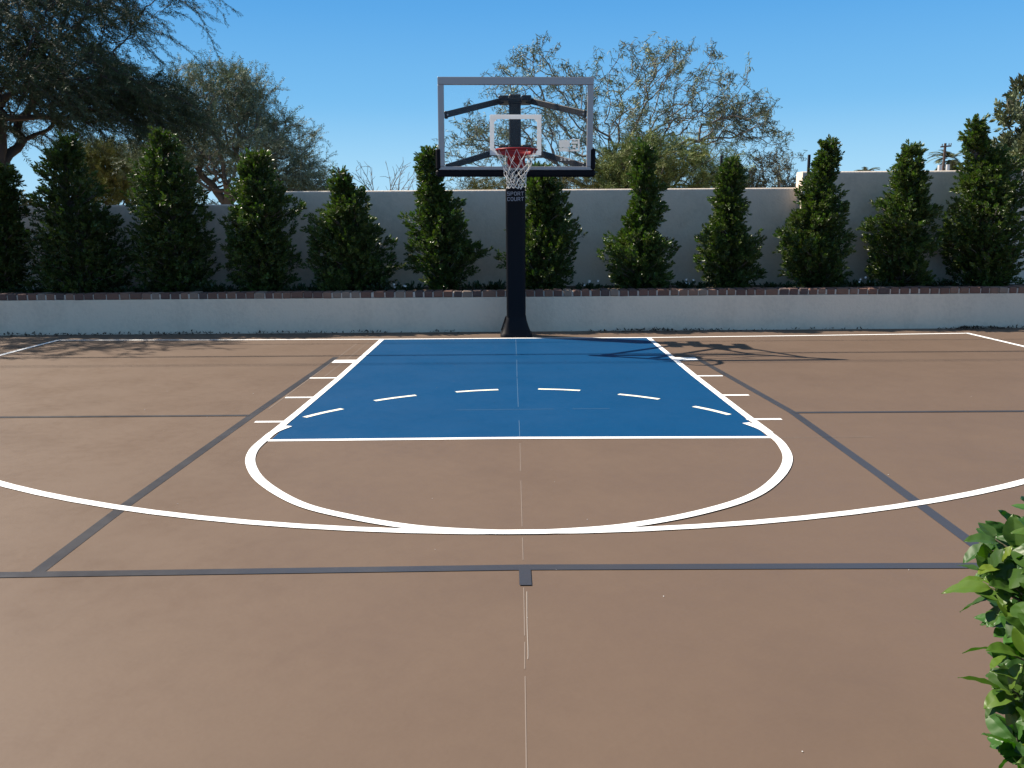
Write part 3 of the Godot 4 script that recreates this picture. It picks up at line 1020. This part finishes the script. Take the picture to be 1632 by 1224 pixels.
func shrubs() -> void:
	var z := -1.35
	ficus("black shaded ficus shrub, end of the row under the big dark tree", [[2.35, -7.45, -7.1], [2.0, -7.6, -6.95], [1.3, -7.75, -6.9], [0.63, -7.75, -7.0], [0.5, -7.65, -7.1]], z, 1300, 1001, 0.8)  # leaf colour of these first three is darkened to deepen the tree's shade
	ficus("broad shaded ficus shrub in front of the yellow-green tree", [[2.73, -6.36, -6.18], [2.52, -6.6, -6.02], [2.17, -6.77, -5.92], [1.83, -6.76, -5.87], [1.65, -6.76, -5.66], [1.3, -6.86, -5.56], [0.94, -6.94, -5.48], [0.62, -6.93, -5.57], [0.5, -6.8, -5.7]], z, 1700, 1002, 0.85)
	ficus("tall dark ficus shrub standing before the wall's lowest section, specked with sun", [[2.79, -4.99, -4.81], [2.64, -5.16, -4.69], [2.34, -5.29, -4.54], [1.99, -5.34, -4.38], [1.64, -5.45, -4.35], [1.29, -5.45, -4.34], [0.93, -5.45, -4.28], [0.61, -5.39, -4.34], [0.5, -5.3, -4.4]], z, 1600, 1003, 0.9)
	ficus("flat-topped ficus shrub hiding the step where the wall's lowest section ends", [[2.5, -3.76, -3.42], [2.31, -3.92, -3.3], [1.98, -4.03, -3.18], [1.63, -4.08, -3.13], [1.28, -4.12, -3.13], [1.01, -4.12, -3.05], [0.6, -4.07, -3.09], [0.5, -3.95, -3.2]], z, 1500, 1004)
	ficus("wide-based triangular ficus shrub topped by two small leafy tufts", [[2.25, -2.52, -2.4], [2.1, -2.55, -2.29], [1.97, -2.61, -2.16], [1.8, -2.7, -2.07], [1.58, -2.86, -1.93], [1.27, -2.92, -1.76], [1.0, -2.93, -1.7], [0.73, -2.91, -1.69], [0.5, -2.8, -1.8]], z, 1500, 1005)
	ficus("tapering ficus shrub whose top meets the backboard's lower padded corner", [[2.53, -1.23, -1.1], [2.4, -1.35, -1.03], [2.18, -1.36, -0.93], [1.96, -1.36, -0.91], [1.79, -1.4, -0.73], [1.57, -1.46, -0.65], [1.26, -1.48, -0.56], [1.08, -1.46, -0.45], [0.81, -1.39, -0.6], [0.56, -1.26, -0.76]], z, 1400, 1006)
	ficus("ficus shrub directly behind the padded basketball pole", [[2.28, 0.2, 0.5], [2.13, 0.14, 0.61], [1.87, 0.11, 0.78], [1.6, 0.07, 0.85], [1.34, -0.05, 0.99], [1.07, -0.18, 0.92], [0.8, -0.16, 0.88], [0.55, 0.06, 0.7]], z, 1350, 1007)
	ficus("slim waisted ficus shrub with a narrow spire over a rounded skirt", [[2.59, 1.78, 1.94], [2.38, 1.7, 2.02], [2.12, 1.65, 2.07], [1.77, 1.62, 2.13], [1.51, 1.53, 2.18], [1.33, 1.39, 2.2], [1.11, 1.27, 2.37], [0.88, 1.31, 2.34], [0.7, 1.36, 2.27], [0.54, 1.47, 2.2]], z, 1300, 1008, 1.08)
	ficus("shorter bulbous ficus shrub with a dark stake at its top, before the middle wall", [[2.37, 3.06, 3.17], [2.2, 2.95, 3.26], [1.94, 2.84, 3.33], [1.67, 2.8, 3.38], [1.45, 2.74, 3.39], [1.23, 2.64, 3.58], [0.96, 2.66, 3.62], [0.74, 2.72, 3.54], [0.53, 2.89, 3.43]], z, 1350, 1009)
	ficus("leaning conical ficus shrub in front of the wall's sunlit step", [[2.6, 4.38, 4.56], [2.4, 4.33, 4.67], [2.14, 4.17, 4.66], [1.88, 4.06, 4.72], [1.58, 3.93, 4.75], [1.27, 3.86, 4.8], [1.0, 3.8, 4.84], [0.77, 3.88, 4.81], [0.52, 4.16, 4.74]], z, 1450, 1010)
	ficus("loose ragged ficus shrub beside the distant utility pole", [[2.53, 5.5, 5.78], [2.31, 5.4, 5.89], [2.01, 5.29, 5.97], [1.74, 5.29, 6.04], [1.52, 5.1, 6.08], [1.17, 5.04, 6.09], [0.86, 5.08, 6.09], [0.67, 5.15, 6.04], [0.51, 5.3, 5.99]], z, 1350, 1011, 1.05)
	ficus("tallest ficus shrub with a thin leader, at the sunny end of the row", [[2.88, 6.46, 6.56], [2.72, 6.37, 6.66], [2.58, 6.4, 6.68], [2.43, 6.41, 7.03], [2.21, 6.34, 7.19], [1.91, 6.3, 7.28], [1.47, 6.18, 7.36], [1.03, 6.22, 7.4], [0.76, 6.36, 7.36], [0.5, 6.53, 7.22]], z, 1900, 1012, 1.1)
	var spots := [[3.0, "thin dark stake rising beside the shorter bulbous shrub's tip"], [4.26, "thin dark stake rising beside the leaning conical shrub's tip"]]
	for s in spots:
		var m := MB.new()
		m.box(Vector3(0, 0.95, 0), Vector3(0.035, 1.95, 0.035), 0.004)
		tag(part("support_stake", m.mesh(), M.stake, self, Vector3(s[0], 0.48, -1.55)), s[1], "stake", "support stakes of the shrubs")


func background_trees() -> void:
	# big drooping tree over the dark corner
	rng.seed = 2001
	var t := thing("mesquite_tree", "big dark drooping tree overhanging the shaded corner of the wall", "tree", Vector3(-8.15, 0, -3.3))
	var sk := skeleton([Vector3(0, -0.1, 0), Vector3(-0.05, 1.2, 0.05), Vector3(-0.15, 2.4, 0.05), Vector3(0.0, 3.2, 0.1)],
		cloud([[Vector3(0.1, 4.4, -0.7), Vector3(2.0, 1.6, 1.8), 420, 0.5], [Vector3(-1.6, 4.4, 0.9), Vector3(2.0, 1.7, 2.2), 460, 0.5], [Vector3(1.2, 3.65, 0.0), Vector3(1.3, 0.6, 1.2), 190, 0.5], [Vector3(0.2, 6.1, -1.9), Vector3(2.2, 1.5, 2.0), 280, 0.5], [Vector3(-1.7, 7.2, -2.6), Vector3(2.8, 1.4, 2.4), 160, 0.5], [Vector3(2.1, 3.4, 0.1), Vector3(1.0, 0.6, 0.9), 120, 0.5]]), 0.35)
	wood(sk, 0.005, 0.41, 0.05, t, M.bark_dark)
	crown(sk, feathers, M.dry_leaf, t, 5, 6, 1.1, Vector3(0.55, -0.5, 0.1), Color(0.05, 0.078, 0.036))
	var strands := MB.new()
	var pl := []
	var co := []
	for k in range(4, sk.at.size()):
		if sk.burden[k] > 3 or rng.randf() > 0.8:
			continue
		var p: Vector3 = sk.at[k]
		var d := Vector3(0.8, rng.randf_range(-0.75, -0.15), rng.randf_range(-0.3, 0.3)).normalized()
		var n := rng.randi_range(4, 8) if p.y > 3.5 else rng.randi_range(2, 3)
		var pts := [p]
		var rad := [0.006]
		for j in n:
			d = (d + Vector3(0.0, -0.07, 0.0) + toss() * 0.07).normalized()
			p += d * 0.15
			pts.append(p)
			rad.append(0.005 - 0.004 * j / n)
			for e in 2:
				pl.append(along(p, d + toss() * 0.3, rng.randf() * 6, rng.randf_range(0.5, 0.9)))
				var s := rng.randf_range(0.7, 1.25)
				co.append(Color(0.052 * s, 0.078 * s, 0.038 * s))
		strands.tube(pts, rad, 3, false)
	part("hanging_twigs", strands.mesh(), M.bark_dark, t).set_meta("kind", "stuff")
	copies("foliage", feathers[0], M.dry_leaf, pl, co, t)

	# grey-green round tree
	rng.seed = 2002
	t = thing("acacia_tree", "grey-green feathery tree behind the wall between the dark tree and open sky", "tree", Vector3(-6.4, 0, -9))
	sk = skeleton([Vector3(0, -0.1, 0), Vector3(0.05, 1.0, 0), Vector3(-0.05, 1.9, 0)],
		cloud([[Vector3(-0.35, 3.5, 0), Vector3(1.5, 1.45, 1.6), 420, 0.45], [Vector3(0.9, 2.9, 0), Vector3(1.3, 1.1, 1.4), 300, 0.45], [Vector3(-1.2, 2.6, 0), Vector3(1.2, 1.2, 1.3), 240, 0.45], [Vector3(1.6, 2.2, 0.2), Vector3(1.0, 0.6, 1.0), 130, 0.5], [Vector3(0.3, 4.2, 0), Vector3(0.9, 0.7, 0.9), 110, 0.5]]), 0.4)
	wood(sk, 0.006, 0.46, 0.05, t, M.bark_grey)
	crown(sk, feathers, M.dry_leaf, t, 6, 5, 1.1, Vector3(0.1, 0.0, 0), Color(0.165, 0.215, 0.145))

	# yellow-green tree
	rng.seed = 2003
	t = thing("palo_verde_tree", "soft yellow-green tree peeping over the wall's lowest section", "tree", Vector3(-8.9, 0, -9.0))
	sk = skeleton([Vector3(0, -0.1, 0), Vector3(0, 0.8, 0), Vector3(0.05, 1.3, 0)],
		cloud([[Vector3(0.0, 2.3, 0), Vector3(0.95, 1.0, 0.8), 300, 0.5], [Vector3(-0.5, 2.6, 0), Vector3(0.6, 0.7, 0.6), 120, 0.5], [Vector3(0.6, 2.0, 0), Vector3(0.7, 0.6, 0.6), 100, 0.5]]), 0.4)
	wood(sk, 0.004, 0.46, 0.03, t, M.bark_green)
	crown(sk, hanging, M.dry_leaf, t, 8, 5, 0.8, Vector3(0.15, 0.25, 0), Color(0.16, 0.175, 0.05))

	# leafless twigs
	rng.seed = 2004
	t = thing("bare_shrub", "leafless twiggy shrub poking above the wall against the sky", "shrub", Vector3(-2.12, 0, -4.6))
	var tw := MB.new()
	for k in 24:
		var a := rng.randfn() * 0.55 + (0.1 if k % 2 else -0.35)
		var p := Vector3(rng.randf_range(-0.3, 0.3), 1.2, rng.randf_range(-0.3, 0.3))
		var d := Vector3(sin(a), cos(a), rng.randf_range(-0.3, 0.3)).normalized()
		var curl := rng.randf_range(-0.14, 0.06)
		var pts := [Vector3(p.x * 0.3, 0, p.z * 0.3), p]
		var rad := [0.022, 0.016]
		for j in 8:
			p += d * 0.16
			d = (d + Vector3(curl * 0.9, -0.05, 0) + toss() * 0.05).normalized()
			pts.append(p)
			rad.append(0.014 - 0.0015 * j)
			if j > 2:
				for e in 2:
					var q := (d + toss() * 0.5).normalized()
					tw.tube([p, p + q * 0.09, p + q * 0.18 + toss() * 0.02], [0.005, 0.004, 0.003], 3, false)
			if p.y > 2.58:
				break
		tw.tube(pts, rad, 4, false)
	part("twigs", tw.mesh(), M.bark_grey, t).set_meta("kind", "stuff")

	# airy tree behind the hoop
	rng.seed = 2005
	t = thing("willow_acacia_tree", "wide airy tree with curled leaves and open branches behind the backboard", "tree", Vector3(2.05, 0, -7))
	sk = skeleton([Vector3(0, -0.1, 0), Vector3(0.05, 0.9, 0), Vector3(0.0, 1.5, 0)],
		cloud([[Vector3(-1.55, 3.55, 0), Vector3(1.5, 1.25, 1.3), 150, 0.35], [Vector3(0.0, 3.65, 0), Vector3(1.7, 1.3, 1.4), 180, 0.35], [Vector3(1.55, 3.5, 0), Vector3(1.6, 1.4, 1.3), 170, 0.35], [Vector3(2.5, 3.5, 0), Vector3(0.8, 0.5, 0.8), 80, 0.4], [Vector3(-2.5, 2.85, 0), Vector3(1.05, 0.6, 0.8), 80, 0.4], [Vector3(0.3, 2.5, 0), Vector3(2.2, 0.7, 1.2), 90, 0.5], [Vector3(3.35, 3.1, 0), Vector3(0.3, 0.3, 0.4), 7, 0.5], [Vector3(1.2, 4.8, 0), Vector3(1.0, 0.22, 0.8), 16, 0.5], [Vector3(-1.4, 4.75, 0), Vector3(0.9, 0.25, 0.8), 14, 0.5]]), 0.45)
	wood(sk, 0.0052, 0.4, 0.04, t, M.bark_grey, 0.12)
	crown(sk, curls, M.dry_leaf, t, 4, 4, 0.8, Vector3(0, -0.1, 0), Color(0.145, 0.175, 0.105), 0.4)

	# denser olive trees below it
	rng.seed = 2006
	t = thing("olive_green_tree", "dense olive-green drooping tree below the airy one, beside the slim waisted shrub", "tree", Vector3(2.3, 0, -5.6))
	sk = skeleton([Vector3(0, -0.1, 0), Vector3(0, 0.9, 0), Vector3(0.05, 1.3, 0)],
		cloud([[Vector3(0.3, 2.4, 0), Vector3(0.95, 0.85, 0.8), 260, 0.45], [Vector3(1.3, 2.2, 0), Vector3(0.85, 0.8, 0.8), 200, 0.45], [Vector3(-0.4, 2.2, 0), Vector3(0.6, 0.7, 0.7), 110, 0.5]]), 0.4)
	wood(sk, 0.005, 0.45, 0.04, t, M.bark_green)
	crown(sk, hanging, M.dry_leaf, t, 7, 5, 0.72, Vector3(0.1, -0.75, 0), Color(0.17, 0.215, 0.06), 0.35)
	rng.seed = 2007
	t = thing("olive_green_tree", "low olive-green bush showing under the backboard beside the pole", "tree", Vector3(-0.15, 0, -5.4))
	sk = skeleton([Vector3(0, -0.1, 0), Vector3(0, 0.9, 0), Vector3(0.05, 1.2, 0)],
		cloud([[Vector3(0.1, 1.8, 0), Vector3(1.2, 0.55, 0.8), 260, 0.45], [Vector3(1.2, 1.85, 0), Vector3(0.8, 0.6, 0.7), 140, 0.45]]), 0.4)
	wood(sk, 0.005, 0.45, 0.04, t, M.bark_green)
	crown(sk, hanging, M.dry_leaf, t, 7, 5, 0.7, Vector3(-0.35, -0.5, 0), Color(0.14, 0.14, 0.045), 0.35)

	# small wispy tree by the wall's step
	rng.seed = 2008
	t = thing("wispy_tree", "small wispy tree with arching twigs behind the wall's sunlit step", "tree", Vector3(4.85, 0, -5.6))
	sk = skeleton([Vector3(0, -0.1, 0), Vector3(0, 0.9, 0), Vector3(0.02, 1.5, 0)],
		cloud([[Vector3(0.0, 2.2, 0), Vector3(0.72, 0.65, 0.6), 170, 0.4], [Vector3(0.3, 1.95, 0), Vector3(0.5, 0.3, 0.6), 70, 0.5], [Vector3(-0.5, 1.9, 0), Vector3(0.4, 0.35, 0.5), 60, 0.5]]), 0.4)
	wood(sk, 0.004, 0.45, 0.03, t, M.bark_grey, 0.2)
	crown(sk, curls, M.dry_leaf, t, 4, 4, 0.6, Vector3(0.2, -0.1, 0), Color(0.1, 0.105, 0.062), 0.35)

	# broad-leaved tree past the end of the row
	rng.seed = 2009
	t = thing("broadleaf_tree", "grey-green broad-leaved tree behind the wall past the tallest shrub", "tree", Vector3(9.85, 0, -5))
	sk = skeleton([Vector3(0, -0.1, 0), Vector3(0, 0.9, 0), Vector3(0.05, 1.6, 0)],
		cloud([[Vector3(0.0, 2.9, 0), Vector3(1.0, 1.35, 1.0), 300, 0.45], [Vector3(-0.6, 2.4, 0), Vector3(0.6, 0.55, 0.7), 130, 0.45]]), 0.4)
	wood(sk, 0.005, 0.45, 0.04, t, M.bark_grey)
	crown(sk, shoots, M.dry_leaf, t, 4, 4, 1.7, Vector3(0, 0.2, 0), Color(0.125, 0.15, 0.085), 0.3)


func palm(label: String, at: Vector3, size: float, sd: int) -> void:
	rng.seed = sd
	var t := thing("palm_tree", label, "palm tree", Vector3(at.x, 0, at.z), "distant palm trees")
	var m := MB.new()
	m.tube([Vector3(0, -0.1, 0), Vector3(0.1, at.y * 0.5, 0), Vector3(0, at.y, 0)], [0.3, 0.24, 0.22], 8)
	part("trunk", m.mesh(), M.bark_grey, t)
	m = MB.new()
	for k in 30:
		var a := rng.randf() * TAU
		var up := rng.randf_range(-0.5, 1.3)
		var p := Vector3(0, at.y, 0)
		var d := Vector3(cos(a), up, sin(a)).normalized()
		var l := size * rng.randf_range(0.85, 1.15)
		var spine := [p]
		for j in 6:
			p += d * l / 6
			d = (d + Vector3(0, -0.22, 0)).normalized()
			spine.append(p)
		for j in range(1, 6):
			var side: Vector3 = (spine[j + 1] - spine[j]).cross(Vector3.UP).normalized()
			for e in 4:
				var o: Vector3 = spine[j].lerp(spine[j + 1], e / 4.0)
				for s in [-1.0, 1.0]:
					var tip: Vector3 = o + side * s * 0.5 + (spine[j + 1] - spine[j]) * 0.7 + Vector3(0, -0.12, 0)
					var q := rng.randf_range(0.7, 1.2)
					m.tint = Color(0.07 * q, 0.085 * q, 0.04 * q)
					m.tri(o, o + (spine[j + 1] - spine[j]) * 0.3, tip, Vector3.UP)
	part("crown", m.mesh(), M.dry_leaf, t).set_meta("kind", "stuff")


func utility_pole(label: String, at: Vector3, h: float, with_can: bool, group := "") -> void:
	var t := thing("utility_pole", label, "utility pole", at, group)
	var m := MB.new()
	m.tube([Vector3(0, -0.1, 0), Vector3(0, h, 0)], [0.19, 0.14], 8)
	part("pole", m.mesh(), M.pole_wood, t)
	m = MB.new()
	m.box(Vector3(0, h - 0.35, 0.18), Vector3(1.75, 0.16, 0.12), 0.01, Basis(Vector3.UP, 0.5) * Basis(Vector3.BACK, 0.09))
	part("crossarm", m.mesh(), M.pole_wood, t)
	for k in [-0.75, -0.3, 0.4, 0.75]:
		m = MB.new()
		m.tube([Vector3(0, 0, 0), Vector3(0, 0.12, 0), Vector3(0, 0.25, 0)], [0.03, 0.06, 0.035], 6)
		part("insulator", m.mesh(), M.pole_wood, t, Basis(Vector3.UP, 0.5) * Vector3(k, h - 0.28 + k * 0.09, 0.18))
	if with_can:
		m = MB.new()
		m.tube([Vector3(-0.5, h - 3.3, 0.2), Vector3(-0.5, h - 2.35, 0.2)], [0.22, 0.22], 10)
		part("transformer", m.mesh(), M.transformer_grey, t)
		m = MB.new()
		m.tube([Vector3(0.35, h - 2.95, 0.25), Vector3(0.35, h - 2.3, 0.25)], [0.2, 0.2], 10)
		part("transformer", m.mesh(), M.transformer_grey, t)


func far_things() -> void:
	utility_pole("distant wooden utility pole with crossarm and pale transformers above the wall", Vector3(48.3, 0, -90), 9.4, true)
	palm("distant palm crown just behind the utility pole", Vector3(63.4, 9.4, -120), 3.1, 1)
	palm("distant palm crown between the utility pole and tallest shrub", Vector3(65.4, 8.4, -122), 2.9, 2)
	palm("tiny distant palm top between the leaning and ragged shrubs", Vector3(51.4, 7.7, -120), 2.0, 3)
	rng.seed = 88
	var spots := [[-11.2, 2.9, -40, 1.5, "small far bush top beside the triangular shrub's tufts"], [-29.5, 3.0, -40, 2.3, "far brownish bush seen past the big dark tree's trunk"], [46.5, 6.4, -110, 2.2, "low far bush top over the tallest wall by the tiny palm"]]
	for s in spots:
		var t := thing("far_bush", s[4], "bush", Vector3(s[0], 0, s[2]), "far bushes over the wall")
		var sk := skeleton([Vector3(0, -0.1, 0), Vector3(0, s[1] * 0.5, 0)], cloud([[Vector3(0, s[1] * 0.75, 0), Vector3(s[3], s[1] * 0.45, s[3]), 90, 0.4]]), 0.4)
		wood(sk, 0.012, 0.45, 0.05, t, M.bark_grey)
		crown(sk, shoots, M.dry_leaf, t, 8, 6, 3.4, Vector3(0, 0.2, 0), Color(0.08, 0.085, 0.045))


func near_leaf(length: float, width: float, bend: float, fold: float, twist: float) -> ArrayMesh:
	var m := MB.new()
	var across := [-1.0, -0.55, -0.07, 0.07, 0.55, 1.0]
	var rows := leaf_rows(length, width, bend, fold, across, 9)
	for r in rows.size():
		var b := Basis(Vector3.UP, twist * r / 9.0)
		for k in across.size():
			var p: Vector3 = rows[r][k]
			p = b * p
			p.z += 0.0012 * sin(r * 2.1 + k)
			rows[r][k] = p + Vector3(0, 0.012, 0)
	var e := Color(1.05, 1.0, 0.9)
	var f := Color(0.95, 0.97, 1.0)
	var rib := Color(2.1, 1.7, 1.3)
	m.grid(rows, true, [e, f, rib, rib, f, e])
	m.tint = Color(2.2, 1.9, 1.2)
	m.tube([Vector3(0, -0.002, 0), Vector3(0, 0.014, 0.0006)], [0.0011, 0.0009], 4, false)
	return m.mesh()


func near_bush() -> void:
	rng.seed = 4040
	var c := Vector3(1.465, 0, 9.93)
	var t := thing("leafy_bush", "glossy green bush with large leaves close in the foreground corner", "bush", c)
	var kinds := []
	for k in 6:
		kinds.append(near_leaf(rng.randf_range(0.07, 0.092), rng.randf_range(0.042, 0.052), rng.randf_range(0.1, 0.5), rng.randf_range(0.12, 0.4), rng.randf_range(-0.4, 0.4)))
	var greens := []
	for g in [[0.052, 0.115, 0.016], [0.072, 0.145, 0.018], [0.042, 0.095, 0.016], [0.095, 0.17, 0.02], [0.15, 0.22, 0.022]]:
		var m: StandardMaterial3D = M.near_leaf.duplicate()
		m.albedo_color = lin(g[0], g[1], g[2])
		greens.append(m)
	var rows := [[0.1, 0.25], [0.3, 0.42], [0.5, 0.47], [0.64, 0.5], [0.77, 0.5], [0.86, 0.46], [0.92, 0.37], [0.965, 0.2]]
	var sticks := MB.new()
	var rest := []
	var tints := []
	for k in 5:
		sticks.tube([Vector3(0.03 * k - 0.06, -0.02, 0), Vector3(toss().x * 0.1, 0.5, toss().z * 0.1), Vector3(toss().x * 0.16, 0.95, toss().z * 0.16)], [0.016, 0.011, 0.005], 6)
	var shown := 0
	for s in 430:
		var k := rng.randi() % (rows.size() - 1)
		var f := rng.randf()
		var h := lerpf(rows[k][0], rows[k + 1][0], f)
		var r := lerpf(rows[k][1], rows[k + 1][1], f)
		var a := rng.randf() * TAU
		if s < 215:
			a = PI + rng.randf_range(-1.0, 1.0)
		var q := pow(rng.randf(), 0.3)
		var dir := Vector3(cos(a), 0, sin(a))
		var p := dir * r * q + Vector3(0, h, 0)
		var d := (dir * rng.randf_range(0.3, 0.9) + Vector3(0, rng.randf_range(0.25, 1.0), 0) + toss() * 0.25).normalized()
		var n := rng.randi_range(6, 9)
		var long := rng.randf_range(0.07, 0.12)
		p -= d * long * 0.8
		sticks.tube([p * Vector3(0.45, 1, 0.45) - Vector3(0, 0.12, 0), p, p + d * long * 0.5, p + d * long], [0.005, 0.0032, 0.0025, 0.0016], 5, false)
		var fresh := rng.randf() < 0.12
		for j in n:
			var tt := (j + 0.6) / n
			var spin := j * 2.4 + rng.randf_range(-0.3, 0.3) + s
			var open := lerpf(1.35, 0.5, tt) + rng.randf_range(-0.25, 0.25)
			var b := along(Vector3.ZERO, d, spin, 1.0).basis * Basis(Vector3.RIGHT, open)
			# leaves turn their faces to the light
			var y := (b.y + Vector3(0, -0.12, 0)).normalized()
			var z := -(Vector3(-0.35, 0.9, 0.15) + toss() * 0.35)
			z = -(z - y * z.dot(y)).normalized()
			var x := y.cross(z).normalized()
			var tf := Transform3D(Basis(x, y, z).scaled_local(Vector3.ONE * rng.randf_range(0.6, 1.12) * (0.65 if tt > 0.9 else 1.0)), p + d * long * tt)
			if tf.origin.x + c.x < 1.06 and tf.origin.y > 0.3 and shown < 290:
				var leaf := part("leaf", kinds[rng.randi() % 6], greens[4] if fresh and tt > 0.6 else greens[rng.randi() % 4], t)
				leaf.transform = tf
				shown += 1
			else:
				rest.append(tf)
				var w := rng.randf_range(0.7, 1.3)
				tints.append(Color(0.05 * w, 0.135 * w, 0.024 * w))
	part("stems", sticks.mesh(), M.bark_green, t).set_meta("kind", "stuff")
	copies("foliage", kinds[0], M.near_leaf, rest, tints, t)


func overhead_cables() -> void:
	# utility cables that cross high over the court; their shadows fall along the baseline
	for w in [[6.2, 0.52, 0.011, "thin overhead utility cable highest nearest the wall"], [6.6, 1.53, 0.024, "overhead utility cable crossing above the backboard"], [16.0, 2.17, 0.015, "thick bundled overhead utility cable above the key"]]:
		var m := MB.new()
		var pts := []
		var rad := []
		for k in 41:
			var x := -60.0 + 3.0 * k
			pts.append(Vector3(x, w[0] + 0.0001 * x * x, w[1] - SUN_FALL.z * w[0] + 0.004 * x))
			rad.append(w[2])
		m.tube(pts, rad, 6)
		tag(part("overhead_cable", m.mesh(), M.cable, self), w[3], "cable", "utility cables over the court")
